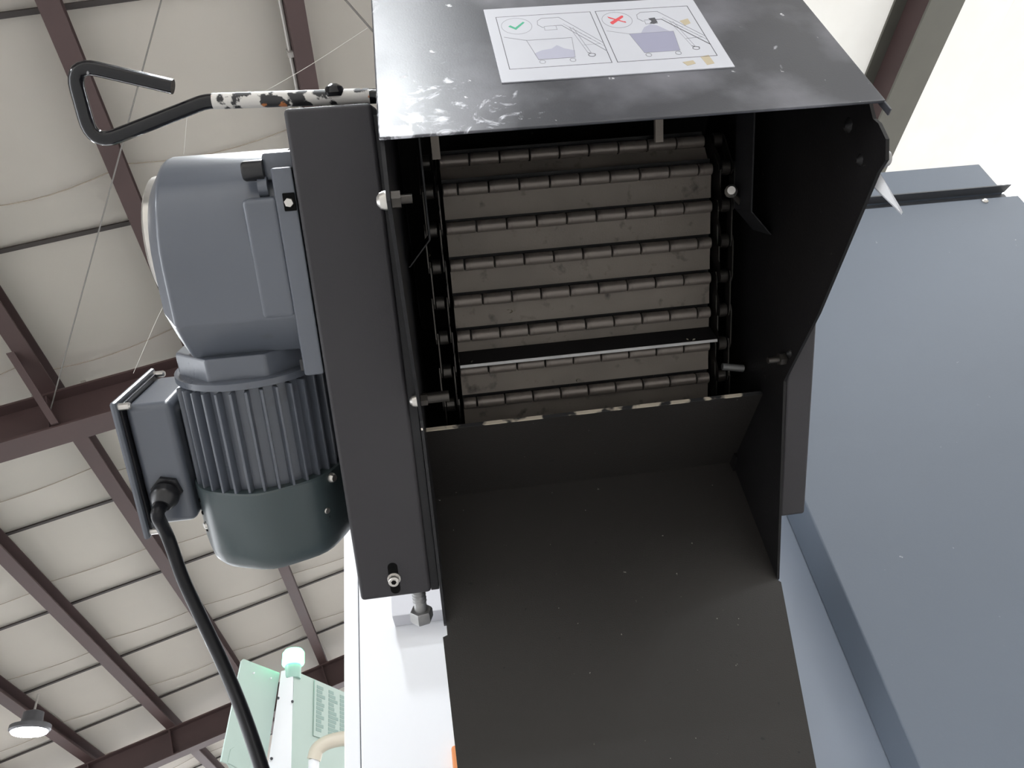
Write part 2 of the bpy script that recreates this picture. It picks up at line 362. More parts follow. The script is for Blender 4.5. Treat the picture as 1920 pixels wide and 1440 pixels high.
# ------------------------------------------------------------------ grey machine at the right
gm = empty('grey_machine_cabinet', (1.1, 1.9, 0), 'large blue grey machine cabinet with flat front panel at right', 'machine')
MB().box((.50, 1.345, 0), (1.56, 2.6, 2.62), .004).obj('body', 'body', gm)
MB().box((.661, 1.25, .15), (1.592, 1.343, 2.54), .004, 3).obj('front_panel', 'panel', gm)
MB().box((.62, 1.268, 2.54), (1.580, 1.343, 2.572), .002).obj('recess_strip', 'panel_shaded', gm)
cap = MB().box((.60, 1.262, 2.572), (1.575, 1.36, 2.70), .003).obj('top_cap', 'panel', gm)
MB().prism([(.60, 1.262, 2.577), (.60, 1.232, 2.566), (.60, 1.232, 2.562), (.60, 1.262, 2.570)], (.975, 0, 0)).obj('drip_lip', 'panel_shaded', cap, False)
MB().lathe([(0, .009), (.003, .0085), (.006, .004)], (1.487, 1.25, 2.527), (0, -1, 0), 16).obj('screw', 'steel', gm)
# white cabinet behind the chute
wc = empty('white_cabinet', (.0, 2.5, 0), 'bright white enamel cabinet behind the motor and chute', 'cabinet')
MB().box((-.366, 2.203, 0), (-.323, 2.8, 2.62), .004).obj('side_frame', 'white', wc)
MB().box((-.3205, 2.200, .08), (.30, 2.8, 2.62), .004).obj('door_panel', 'white', wc)
MB().box((-.215, 2.12, 1.955), (.05, 2.1995, 2.10), .004).obj('grey_block', 'white_grey', wc)  # pale grey block on the door front
o = MB().box((-.078, 2.17, 1.47), (-.03, 2.199, 1.60), .008).obj('orange_tag', 'orange', wc)

# ------------------------------------------------------------------ far machine with beacon, its green glow tinted into the paint
mm = empty('green_tinted_machine', (-1.0, 5.4, 0), 'pale machine tinted with its green beacon glow in the far background', 'machine')
fd = Vector((.363, .932, 0)).normalized(); fn = Vector((fd.y, -fd.x, 0)); A0 = Vector((-1.150, 4.992, 0))
def RF(t, z, off=0.0): return A0 + fd*t + fn*off + Vector((0, 0, z))
sd = Vector((-.435, -.9, 0)).normalized(); B0 = Vector((-1.251, 5.029, 0))
def LF(t, z, off=0.0): return B0 + sd*t + Vector((sd.y, -sd.x, 0))*off + Vector((0, 0, z))
MB().prism([RF(0.0, 0), RF(1.3, 0), RF(1.3, 0, -1.0), LF(-.25, 0, .02), LF(-.02, 0, .0)], (0, 0, 2.84)).obj('body', 'mint', mm, False)
MB().prism([(-1.155, 4.982, 2.855), (-1.240, 5.008, 2.855), (-1.330, 4.93, 1.6), (-1.140, 4.99, 1.6)], (0, .03, 0), .004).obj('corner_post', 'white', mm)
MB().prism([LF(.0, 2.852), LF(.345, 2.862), LF(.360, 2.845), LF(.458, 2.26), LF(.405, 2.255), LF(.12, 2.05)], Vector((sd.y, -sd.x, 0))*.012, .003).obj('door_sheet', 'mint', mm)
MB().prism([LF(.41, 2.258, -.004), LF(.395, 2.33, -.004), LF(.37, 2.345, -.004), LF(.16, 2.30, -.004), LF(.16, 2.2, -.004)], Vector((sd.y, -sd.x, 0))*.006, .001).obj('door_tab', 'mint', mm)
for p in [LF(.25, 2.794), LF(.09, 2.796)]:
    MB().lathe([(0, .007), (.010, .005)], p, (.75, -.65, 0), 8).obj('rivet', 'white', mm)
for p in [(-1.245, 4.995, 2.68), (-1.150, 4.975, 2.64), (-1.26, 4.965, 2.32)]:
    MB().lathe([(0, .009), (.012, .007)], p, (0, -1, 0), 8).obj('hole_plug', 'ink', mm)
pl = MB().prism([RF(.23, 2.83, .002), RF(.80, 2.83, .002), RF(.80, 2.48, .002), RF(.23, 2.48, .002)], fn*.006).obj('notice_plate', 'mint', mm, False)
for c in range(4):
    for r in range(11):
        L = random.uniform(.45, 1.0)*.125; x0 = .255 + c*.148; z0 = 2.805 - r*.027
        MB().prism([RF(x0, z0, .008), RF(x0+L, z0, .008), RF(x0+L, z0-.021, .008), RF(x0, z0-.021, .008)], fn*.002).obj('text_line', 'mint_text', pl, False)
MB().tube(smooth_path([(-.55, 5.0, 2.36), (-.85, 4.95, 2.37), (-.97, 4.93, 2.335), (-1.0, 4.93, 2.27)]), .042, 12).obj('pendant_arm', 'cream_part', mm)
MB().cyl((-1.0, 4.93, 2.27), (-1.0, 4.93, 1.7), .032, 16).obj('pendant_tube', 'white', mm)
bc = MB().lathe([(0, .050), (.02, .052), (.085, .052), (.09, .046)], (-1.168, 5.03, 2.80), (0, 0, 1), 24).obj('beacon_collar', 'beacon_base', mm)
MB().lathe([(.09, .066), (.10, .072), (.17, .070), (.19, .055), (.20, .02)], (-1.168, 5.03, 2.80), (0, 0, 1), 24).obj('beacon_dome', 'beacon', mm, label='glowing green beacon dome')

# ------------------------------------------------------------------ chip conveyor head
XL, XR = -.027, .423
cc = empty('chip_conveyor', (.2, 1.9, 0), 'black steel chip conveyor head with open discharge chute and white sticker', 'conveyor')
# hood cover: front sheet with folded sides
hood = MB().box((XL-.004, .368, 1.668), (XR+.003, .3712, 2.08), .0012, 2).obj('hood_cover', 'hood', cc, label='scuffed black hood cover plate')
MB().box((XL-.0045, .369, 1.695), (XL-.0015, .46, 2.08), .001).obj('hood_flange', 'hood', hood)
MB().box((XR+.001, .369, 1.655), (XR+.003, .3755, 2.08), .0006).obj('hood_flange', 'hood', hood)
MB().box((XL-.004, .3712, 2.076), (XR+.003, 1.02, 2.08), .001).obj('hood_top', 'hood', cc)
MB().box((XL, 1.016, 1.52), (XR, 1.02, 2.076)).obj('back_plate', 'inner', cc)
# side plates in the (y, z) plane
prof_r = [(.3725, 2.075), (.3725, 1.690), (.3800, 1.688), (.3885, 1.671), (.3870, 1.661), (.391, 1.642), (.405, 1.630), (.421, 1.633), (.60, 1.6235), (.726, 1.628), (.957, 1.467), (.964, 1.467), (.964, 1.58), (1.016, 1.56), (1.016, 2.075)]
prof_l = [(.3725, 2.075), (.3725, 1.672), (.391, 1.648), (.405, 1.630), (.421, 1.633), (.60, 1.6235), (.726, 1.628), (.957, 1.467), (.964, 1.467), (.964, 1.58), (1.016, 1.56), (1.016, 2.075)]
spr = MB().prism([(XR, y, z) for y, z in prof_r], (.0035, 0, 0)).obj('side_plate', 'inner', cc, False)
spl = MB().prism([(XL-.0035, y, z) for y, z in prof_l], (.0035, 0, 0)).obj('side_plate', 'black', cc, False)
# stray bare-metal nicks along the left plate edge
for k in range(16):
    t = random.random(); v = -.26 + .28*t; L = random.uniform(.003, .012)
    p = H(XL-.003, v, .0006); q = H(XL-.0005, v+L, .0012)
    MB().box((XL-.0032, v, -.001), (XL-.0012, v+L, .0004), T=HM).obj('edge_nick', 'chip', spl, False) if v > -.27 and v < -.01 else None
# lip and vertical chute plate
lip = MB().box((XL, .787, 1.655), (XR, .957, 1.659)).obj('lip_plate', 'chute', cc, False)
MB().box((XL+.001, .7855, 1.6545), (XR-.002, .7872, 1.6592)).obj('lip_edge', 'barelip', lip, False, label='worn bare steel lip edge')
ch = [(-.027, 1.659), (.423, 1.659), (.423, 1.466), (.427, 1.462), (.385, 1.237), (.357, 1.08), (-.026, 1.08), (-.029, 1.295), (-.033, 1.450), (-.027, 1.452)]
MB().prism([(x, .957, z) for x, z in ch], (0, .004, 0)).obj('chute_plate', 'chute', cc, False)
MB().prism([(XR-.0005, .9575, 1.655), (XR-.0005, .93, 1.655), (XR-.0005, .93, 1.648), (XR-.0005, .9575, 1.64)], (-.004, 0, 0)).obj('weld_bead', 'inner', cc, False)
# drive cover box at the left, cover at the right
bxl = MB().box((-.132, -.238, -.115), (-.0415, .357, 0), .005, 3, T=HM).obj('drive_cover', 'box', cc, label='long charcoal drive cover box')
MB().box((-.0418, -.2375, -.06), (-.0312, .345, -.0045), .001, T=HM).obj('slide_plate', 'black', cc)
MB().box((XR+.0045, -.1925, -.16), (.4625, .30, 0), .004, 3, T=HM).obj('side_cover', 'box', cc)
# bolt in a slot on the drive cover, lower left
v0 = -.2105
slot = MB()
sp = []
for k in range(9): a = math.pi*k/8; sp.append((-.0865+.0062*math.cos(a), v0+.0175+.0062*math.sin(a), .0004))
for k in range(9): a = math.pi+math.pi*k/8; sp.append((-.0865+.0062*math.cos(a), v0-.0155+.0062*math.sin(a), .0004))
slot.prism(sp, (0, 0, -.002), T=HM); slot = slot.obj('bolt_slot', 'hexdark', bxl, False)
sb = MB().lathe([(-.002, .0085), (.001, .0085), (.001, .0068), (.008, .0068), (.0088, .006)], (-.0865, v0+.001, .001), (0, 0, 1), 20, T=HM).obj('socket_screw', 'steel', bxl)
MB().cyl((-.0865, v0+.001, .0095), (-.0865, v0+.001, .0101), .0034, 6, T=HM).obj('hex_socket', 'hexdark', bxl, False)
# tension bolt under the drive cover
tb = MB().cyl((-.060, -.238, -.03), (-.060, -.300, -.03), .0085, 20, T=HM).obj('tension_bolt', 'boltgrey', cc)
MB().lathe([(0, .0145), (.003, .0158), (.014, .0158), (.017, .014)], (-.060, -.282, -.03), (0, -1, 0), 6, T=HM).obj('hex_head', 'boltgrey', cc)
for k in range(6): MB().lathe([(0, .0088), (.0012, .0095), (.0024, .0088)], (-.060, -.242-.005*k, -.03), (0, -1, 0), 16, T=HM).obj('thread', 'boltgrey', tb)
# bolts through the side plates
def xbolt(x, y, z, sgn, r=.0095, stud=.03):
    """dome head outside (sgn -1 = left), washer, nut and stud inside"""
    b = MB().lathe([(0, r), (.002, r), (.006, r*.85), (.009, r*.4)], (x, y, z), (sgn, 0, 0), 20).obj('bolt_head', 'steel', cc)
    MB().cyl((x-sgn*.004, y, z), (x-sgn*.012, y, z), r*.95, 6).obj('nut', 'chain', b)
    MB().cyl((x-sgn*.004, y, z), (x-sgn*stud, y, z), r*.5, 12).obj('stud', 'chain', b)
def Lx(px_, py_, x):                                 # (y, z) where a pixel direction meets the plane of a side plate
    d = CR @ Vector(((px_-960)/F_PX, (720-py_)/F_PX, -1)); t = x/d.x; p = CAM + d*t; return p.y, p.z
y, z = Lx(728, 377, XL); y = min(max(y, .40), .7)
xbolt(XL-.0035, .4135, 1.642, -1, .0085, .022)
xbolt(XL-.0035, .7015, 1.640, -1, .0075, .012)
MB().cyl((XL+.001, .705, 1.645), (XL+.034, .705, 1.645), .0065, 14).obj('dowel', 'chain', cc)
y, z = Lx(1480, 665, XR); xbolt(XR+.0035, y+.012, z+.004, 1, .008, .026)
MB().lathe([(0, .0085), (.002, .0085), (.006, .007), (.008, .003)], (XR+.0035, .411, 1.640), (1, 0, 0), 18).obj('bolt_head', 'boltgrey', cc)
y, z = Lx(1400, 690, XR); MB().cyl((XR-.005, y, z), (XR-.035, y-.004, z+.004), .005, 12).obj('dowel', 'boltgrey', cc)
MB().prism([(XR+.006, .424, 1.640), (XR+.006, .440, 1.640), (XR+.027, .453, 1.612), (XR+.025, .448, 1.610)], (.005, .006, .003)).obj('latch_tongue', 'white', cc, False, label='small white latch tongue')
for (a, b_) in [((1590, 235), .008), ((1612, 300), .006), ((1480, 662), .006)]:
    y, z = Lx(a[0], a[1], XR); MB().lathe([(0, b_), (.002, b_*.7), (.004, b_*.3)], (XR, y, z), (-1, 0, 0), 9).obj('weld_spot', 'inner', cc)
# inner guards beside the belt
for x, xo in ((XR-.030, XR-.004), (XL+.030, XL+.003)):
    g = [(x, .36), (x, .206), (xo, .176)]; dx = .002
    MB().prism([H(a, b_, -.045) for a, b_ in g] + [H(a+dx, b_, -.045) for a, b_ in g[::-1]], HN*-.05).obj('inner_guard', 'black', cc, False)
MB().lathe([(0, .008), (.004, .008), (.009, .005)], (.380, .229, -.075), (-.35, .25, 1), 12, T=HM).obj('guard_bolt', 'steel', cc)
MB().cyl((.380, .229, -.077), (.418, .190, -.09), .004, 10, T=HM).obj('guard_rod', 'chain', cc)
MB().box((XL+.002, .60, 2.02), (XR-.002, .99, 2.024)).obj('inner_roof', 'inner', cc, False)
for x in (.018, .301):
    MB().box((x, .292, -.135), (x+.010, .36, -.128), T=HM).obj('hood_rib', 'belt', cc, False)
# inclined housing running down behind the chute, with its leg
MB().box((XL, -1.45, -.30), (XR, -.32, -.075), .003, T=HM).obj('incline_housing', 'black', cc)
for x in (XL+.03, XR-.07):
    MB().box((x, 1.72, 0), (x+.04, 1.76, .96), .003).obj('support_leg', 'black', cc)
MB().box((XL, 1.66, 0), (XR, 1.82, .012), .003).obj('foot_plate', 'black', cc)

# sticker: white sheet with printed pictograms, laid out in sticker millimetres
st = MB().box((.084, .3668, 1.740), (.3075, .36795, 1.8835), .0002).obj('sticker', 'sticker', cc, label='white instruction sticker with tick and cross pictograms')
SY = .36678
def sx(x, z): return Vector((.084 + x, SY, 1.740 + z))
cnt = [0]
def line(pts, wd, m, closed=False, name='print_line'):
    pts = [Vector((p[0], p[1])) for p in pts]
    if closed: pts.append(pts[0]); 
    b = MB(); lay = .00003*(1 + cnt[0] % 6); cnt[0] += 1
    for p, q in zip(pts, pts[1:]):
        d = (q-p); 
        if d.length < 1e-6: continue
        d.normalize(); nrm = Vector((-d.y, d.x))*wd/2; e = d*wd*.4
        quad = [p-e+nrm, q+e+nrm, q+e-nrm, p-e-nrm]
        b.prism([sx(c.x, c.y) + Vector((0, -lay, 0)) for c in quad], (0, .00015, 0))
    return b.obj(name, m, st, False)
def fill(pts, m, name='print_fill'):
    lay = .00003*(1 + cnt[0] % 6); cnt[0] += 1
    return MB().prism([sx(*p) + Vector((0, -lay, 0)) for p in pts], (0, .00012, 0)).obj(name, m, st, False)
def circ(cx_, cz_, rx, rz=None, n=24): rz = rz or rx; return [(cx_+rx*math.cos(2*math.pi*k/n), cz_+rz*math.sin(2*math.pi*k/n)) for k in range(n)]
SW, SH = .2235, .1435
for k, x0 in enumerate((.0105, .1145)):
    bw, z0, z1 = .0985, .022, .125
    line([(x0, z0), (x0+bw, z0), (x0+bw, z1), (x0, z1)], .0007, 'ink', True, 'frame_line')
    cx_, cz_ = x0+.0185, .104
    line(circ(cx_, cz_, .0155, .0165), .0004, 'ink_pale', True)
    if k == 0:
        fill([(cx_-.0085, cz_+.000), (cx_-.0062, cz_+.0022), (cx_-.0018, cz_-.003), (cx_+.0075, cz_+.008), (cx_+.0092, cz_+.0065), (cx_-.0016, cz_-.0075)], 'ink_green', 'tick_mark')
    else:
        for s in (1, -1):
            fill([(cx_-.0078, cz_-.0062*s-.001), (cx_-.0078+.0015, cz_-.0062*s-.0026), (cx_+.0078, cz_+.0062*s-.001), (cx_+.0078, cz_+.0062*s+.0022), (cx_+.0062, cz_+.0062*s+.0022), (cx_-.0085, cz_-.0062*s+.002)], 'ink_red', 'cross_mark')
    # conveyor arm
    ink = 'ink_pale' if k == 0 else 'ink'
    line([(x0+.044, .098), (x0+.040, .104), (x0+.041, .112), (x0+.046, .117), (x0+.064, .117), (x0+bw, .060)], .0005, 'ink_pale')
    line([(x0+.046, .098), (x0+.044, .098)], .0005, 'ink_pale')
    line([(x0+.056, .100), (x0+.064, .100), (x0+bw, .044)], .0006 if k == 0 else .0011, ink)
    line([(x0+.066, .103), (x0+bw, .053)], .0003, 'ink_pale')
    for q in range(7):
        t = .15+.11*q; a = Vector((x0+.066, .103)).lerp(Vector((x0+bw, .053)), t)
        line([a, a+Vector((.003, -.004))], .0005, 'ink_pale')
    line([(x0+.046, .098), (x0+.0455, .092), (x0+.058, .092), (x0+.058, .100), (x0+.046, .100)], .0004, 'ink_pale')
    if k == 1: fill([(x0+.051, .103), (x0+.058, .104), (x0+.0585, .094), (x0+.054, .091), (x0+.050, .093), (x0+.053, .097)], 'ink', 'blot')
    # cart
    line([(x0+.003, .083), (x0+.010, .080), (x0+.024, .074)], .0006, 'ink_pale')
    cart = [(x0+.024, .074), (x0+.0695, .074), (x0+.0655, .036), (x0+.030, .036)]
    if k == 0: fill([(x0+.028, .048), (x0+.036, .053), (x0+.046, .055), (x0+.052, .061), (x0+.058, .054), (x0+.0675, .049), (x0+.0655, .036), (x0+.030, .036)], 'ink_lav2')
    else:
        fill(cart, 'ink_lav'); fill([(x0+.036, .074), (x0+.042, .085), (x0+.050, .091), (x0+.056, .088), (x0+.066, .074)], 'ink_lav2')
    line(cart, .0004, 'ink_pale', True)
    for wx in (x0+.033, x0+.0625): line(circ(wx, .0315, .0028, .0032, 12), .0005, 'ink_pale', True)
    # stand
    line([(x0+.071, .096), (x0+.0795, .043)], .0004, 'ink_pale'); line([(x0+.0745, .094), (x0+.0825, .043)], .0004, 'ink_pale')
    line(circ(x0+.0825, .0385, .0034, .0030, 12), .0006, 'ink', True); line([(x0+.0795, .043), (x0+.086, .040)], .0008, ink)
    line([(x0+.078, .058), (x0+.095, .059)], .0004, 'ink_pale')
for pts in ([(.176, .014), (.187, .016), (.188, .010), (.179, .007)], [(.196, .022), (.205, .024), (.206, .008), (.198, .006)], [(.196, .094), (.206, .098), (.206, .088), (.199, .084)]):
    fill(pts, 'ink_tan', 'stain')

# ------------------------------------------------------------------ hinged steel belt inside the head
BX0, BX1, BN, PITCH = .023, .373, -.112, .0467
hb = empty('hinged_steel_belt', H(.198, .10, BN), 'worn brown steel hinged slat belt inside the discharge opening', 'belt')
hbl = hb.location
VC, RAD = .25, .04
def beltpt(s):
    """s = distance up the belt; returns (v, n, angle)"""
    if s <= VC: return s, BN, 0.0
    a = (s-VC)/RAD; return VC + RAD*math.sin(a), BN - RAD*(1-math.cos(a)), a
ROWS = [.2554 - PITCH*k for k in range(-1, 7)]
NK = 9; KL = (BX1-BX0-.006)/(NK+.0)
kmesh = MB().lathe([(0, .0068), (.0008, .0078), (KL-.0024, .0078), (KL-.0016, .0068)], (0, 0, 0), (1, 0, 0), 14).mesh('knuckle', M['knuckle'])
hmesh = MB().lathe([(0, .0068), (.0008, .0078), (KL*.5-.0024, .0078), (KL*.5-.0016, .0068)], (0, 0, 0), (1, 0, 0), 14).mesh('knuckle', M['knuckle'])
for i, s in enumerate(ROWS):
    v, n, a = beltpt(s); v2, n2, a2 = beltpt(s-PITCH)
    # slat plate hanging below this hinge row, slightly dished
    g = []; t = bmesh.new()
    e0, e1 = Vector((v, n)), Vector((v2, n2)); am = (a+a2)/2
    outw = Vector((math.sin(am), math.cos(am)))
    for x in (BX0+.003, BX1-.003):
        row = []
        for q in (0.15, .25, .35, .46, .57, .68, .77):
            c = e0.lerp(e1, q) + outw*(-.0035 + .0035*math.sin(math.pi*q)**2*-.3)
            row.append(t.verts.new(H(x, c.x, c.y)))
        g.append(row)
    for k in range(6): t.faces.new((g[0][k], g[0][k+1], g[1][k+1], g[1][k]))
    bmesh.ops.solidify(t, geom=t.faces[:], thickness=.0025)
    b = MB(); b._add(t, ID); slat = b.obj('slat', 'belt', hb)
    MB().box((BX0+.003, v-.012, n-.012), (BX1-.003, v+.012, n-.009), T=HM).obj('hinge_backing', 'inner', slat, False)
    x = BX0+.003; odd = i % 2
    xs = [(x, hmesh)] if odd else []
    if odd: x += KL*.5
    while x + KL <= BX1 - .002: xs.append((x, kmesh)); x += KL
    if x + KL*.5 <= BX1: xs.append((x, hmesh))
    for k, (xx, me) in enumerate(xs):
        o = bpy.data.objects.new('knuckle', me); col.objects.link(o); o.parent = slat; o.location = H(xx, v, n + (.0004 if k % 2 else -.0003)) - hbl
    # joggled side wings
    for xe, sg in ((BX0, -1), (BX1, 1)):
        t = bmesh.new(); ra = []; rb = []
        for q in range(13):
            f = q/12; c = e0.lerp(e1, f*1.22-.11)
            off = sg*(.001 + .0048/(1+math.exp(-(f-.5)*14)))
            hi = outw*(.012 - .003*abs(f-.5)); lo = outw*(-.014)
            ra.append(t.verts.new(H(xe+off, *(c+hi)))); rb.append(t.verts.new(H(xe+off, *(c+lo))))
        for q in range(12): t.faces.new((ra[q], ra[q+1], rb[q+1], rb[q]))
        bmesh.ops.solidify(t, geom=t.faces[:], thickness=.0018)
        b = MB(); b._add(t, ID); b.obj('side_wing', 'chain', slat)
    # carrier chain: roller and links either side
    for xe, sg in ((BX0-.014, -1), (BX1+.014, 1)):
        MB().cyl(H(xe-.006, v, n-.004), H(xe+.006, v, n-.004), .0095, 14, .001).obj('roller', 'chain', hb)
        for dx in (-.0095, .0095):
            p0 = Vector((v, n-.004)); p1 = Vector((v2, n2-.004)); d = (p1-p0).normalized(); nr = Vector((-d.y, d.x))*.0075
            e = d*.007; xo = xe + dx + (.0012 if i % 2 else -.0012)
            pts = [p0-e+nr*.6, p0+nr, p1-d*.001+nr, p1+e+nr*.6, p1+e-nr*.6, p1-nr, p0-nr, p0-e-nr*.6]
            MB().prism([H(xo, *p) for p in pts], (.0016, 0, 0)).obj('chain_link', 'chain', hb, False)
# cleat standing on the belt
cl_ = MB().prism([H(BX0+.003, .048, BN), H(BX0+.003, .046, BN), H(BX0+.003, .034, BN+.026), H(BX0+.003, .0375, BN+.0265)], (BX1-BX0-.006, 0, 0)).obj('cleat', 'inner', hb, False, label='thin steel cleat bar across the belt')
MB().box((BX0+.003, .0338, BN+.0262), (BX1-.003, .0376, BN+.0275), T=HM).obj('cleat_edge', 'boltgrey', cl_, False)

# loose swarf on the belt and lip
def swarf(px_, py_, nn, size, seed, label):
    d = CR @ Vector(((px_-960)/F_PX, (720-py_)/F_PX, -1)); t = (H(0, 0, nn)-CAM).dot(HN)/d.dot(HN); p = CAM + d*t
    rnd = random.Random(seed); pts = []
    for k in range(7):
        a = k*.55; pts.append(p + HX*size*math.cos(a+seed) + HV*size*math.sin(a+seed)*.6 + HN*(.001+size*.12*k))
    b = MB(); tt = bmesh.new()
    r1 = [tt.verts.new(q) for q in pts]; r2 = [tt.verts.new(q + HN*size*.5 + HX*size*.4) for q in pts]
    for k in range(6): tt.faces.new((r1[k], r1[k+1], r2[k+1], r2[k]))
    bmesh.ops.solidify(tt, geom=tt.faces[:], thickness=.0006); b._add(tt, ID)
    return tag(b.obj('metal_chip', 'chip', None), label, 'metal chip', 'metal chips')
swarf(1083, 712, BN+.001, .0032, 1, 'small bright metal chip on the lowest dark slats of the belt')
swarf(888, 678, BN+.020, .0040, 2, 'curled metal chip at the left end of the belt cleat')
swarf(1292, 634, BN+.020, .0045, 3, 'curled metal chip near the right end of the belt cleat')
swarf(800, 478, BN+.03, .0035, 4, 'bright metal chip beside the upper left chain')
swarf(952, 583, BN+.001, .0045, 5, 'round metal chip lying on a middle belt slat')

# ------------------------------------------------------------------ gear motor
gx, gn = -.238, -.118
gmo = empty('gear_motor', H(gx, -.19, gn), 'slate grey gear motor with finned body bolted beside the drive cover', 'motor')
gv = .205
# gearbox: rounded housing, axis across the belt
prof = []
for k in range(21):
    a = math.pi*k/20; prof.append((gv + .113*math.sin(a), gn + .108*math.cos(a)))
prof += [(.140, gn-.108), (.136, gn-.106), (.092, gn-.070), (.088, gn-.062), (.088, gn+.062), (.092, gn+.070), (.136, gn+.106), (.140, gn+.108)]
def gsec(x, sc, dv=0): return [H(x, gv+(v-gv)*sc+dv, gn+(n-gn)*sc) for v, n in prof]
t = bmesh.new(); secs = [(-.303, .80), (-.289, .975), (-.286, .993), (-.283, 1.0), (-.150, 1.0)]
rings = [[t.verts.new(p) for p in gsec(x, s_)] for x, s_ in secs]
for a, b in zip(rings, rings[1:]):
    m_ = len(a)
    for i in range(m_): t.faces.new((a[i], a[(i+1) % m_], b[(i+1) % m_], b[i]))
t.faces.new(rings[0]); t.faces.new(rings[-1][::-1]); bmesh.ops.recalc_face_normals(t, faces=t.faces)
b = MB(); b._add(t, ID); gb = b.obj('gearbox', 'motor', gmo)
MB().lathe([(0, .078), (.010, .078), (.014, .072), (.016, .05)], (-.299, gv+.015, gn), (-1, 0, 0), 40, T=HM).obj('end_cap_ring', 'steel', gb)
fl_ = MB().box((-.156, .068, gn-.10), (-.1335, .300, gn+.112), .003, T=HM).obj('mount_flange', 'motor', gmo)
MB().box((-.192, .138, gn-.09), (-.154, .2700, gn+.1100), .006, 3, T=HM).obj('mount_boss', 'motor', gmo)
MB().box((-.168, .286, gn-.02), (-.1335, .316, gn+.085), .004, T=HM).obj('mount_lug', 'motor', gmo)
MB().lathe([(0, .011), (.020, .011), (.0225, .0095)], (-.167, .298, gn+.085), (-1, 0, 0), 20, T=HM).obj('bolt_head', 'nylon', gmo)
MB().lathe([(0, .011), (.010, .011)], (-.165, .280, gn+.085), (-1, 0, 0), 16, T=HM).obj('bolt_boss', 'motor', gmo)
MB().box((-.1475, .2545, gn+.110), (-.1345, .2735, gn+.1135), .001, T=HM).obj('bolt_recess', 'hexdark', gmo)
MB().lathe([(0, .0052), (.003, .0048)], (-.1415, .2635, gn+.1135), (0, 0, 1), 6, T=HM).obj('bolt_head', 'steel', gmo)
MB().box((-.162, .070, gn+.07), (-.142, .086, gn+.100), .003, T=HM).obj('bolt_head', 'nylon', gmo)
# adapter collar between gearbox and motor
MB().prism([H(gx+.082*math.cos(2*math.pi*(k+.5)/8)*1.08, .060, gn+.082*math.sin(2*math.pi*(k+.5)/8)*1.08) for k in range(8)], HV*.032, .004).obj('adapter_block', 'motor', gmo)
MB().lathe([(0, .089), (.002, .0945), (.010, .0945), (.012, .090)], (gx, .052, gn), (0, 1, 0), 48, T=HM).obj('collar', 'motor', gmo)
# finned body
MB().lathe([(0, .0865), (.145, .0865)], (gx, -.092, gn), (0, 1, 0), 48, T=HM).obj('motor_body', 'motor', gmo)
NF = 34
fm = MB().prism([(.084, 0, -.0027), (.0975, 0, -.0016), (.0975, 0, .0016), (.084, 0, .0027)], (0, .143, 0), .0007).mesh('fin', M['motor'])
for k in range(NF):
    a = 2*math.pi*k/NF
    if math.cos(a - math.pi) > .93: continue                # terminal box side
    o = bpy.data.objects.new('fin', fm); col.objects.link(o); o.parent = gmo
    mw = HM @ Matrix.Translation((gx, -.092, gn)) @ Matrix.Rotation(a, 4, 'Y')
    o.location = mw.translation - gmo.location; o.rotation_euler = mw.to_euler()
# fan cover: rounded, slightly flat-sided
t = bmesh.new(); rings = []
def fsec(v, r):
    out = []
    for k in range(48):
        a = 2*math.pi*k/48
        q = r/ max(abs(math.cos(a))*.5+abs(math.sin(a))*.5+.5, .0001)*1.09
        rr = r*(1 + .018*math.cos(8*a))
        out.append(H(gx+rr*math.cos(a), v, gn+rr*math.sin(a)))
    return out
for v, r in [(-.078, .0985), (-.080, .1005), (-.165, .0995), (-.180, .097), (-.190, .090), (-.193, .075)]:
    rings.append([t.verts.new(p) for p in fsec(v, r)])
for a, b in zip(rings, rings[1:]):
    for i in range(48): t.faces.new((a[i], a[(i+1) % 48], b[(i+1) % 48], b[i]))
t.faces.new(rings[0]); t.faces.new(rings[-1][::-1]); bmesh.ops.recalc_face_normals(t, faces=t.faces)
b = MB(); b._add(t, ID); fan = b.obj('fan_cover', 'motor_fan', gmo, label='dark green grey fan cover')
def radial(ang, v, r0, name, m, rad, ln, seg=14, par=None):
    c, s_ = math.cos(ang), math.sin(ang)
    return MB().lathe([(0, rad), (ln*.6, rad), (ln, rad*.7)], (gx+r0*c, v, gn+r0*s_), (c, 0, s_), seg, T=HM).obj(name, m, par or gmo)
for v in (-.100, -.118): radial(math.radians(148), v, .0985, 'vent_hole', 'hexdark', .0028, .0025, par=fan)
radial(math.radians(145), -.134, .097, 'screw', 'steel', .0055, .006, par=fan); radial(math.radians(145), -.140, .0985, 'vent_hole', 'hexdark', .003, .003, par=fan)
for v in (-.103, -.117, -.138): radial(math.radians(43), v, .0985, 'vent_hole', 'hexdark', .0045, .0025, par=fan)
radial(math.radians(43), -.128, .097, 'screw', 'steel', .005, .006, par=fan)
radial(math.radians(34), -.088, .0985, 'screw', 'steel', .0065, .008, par=fan)
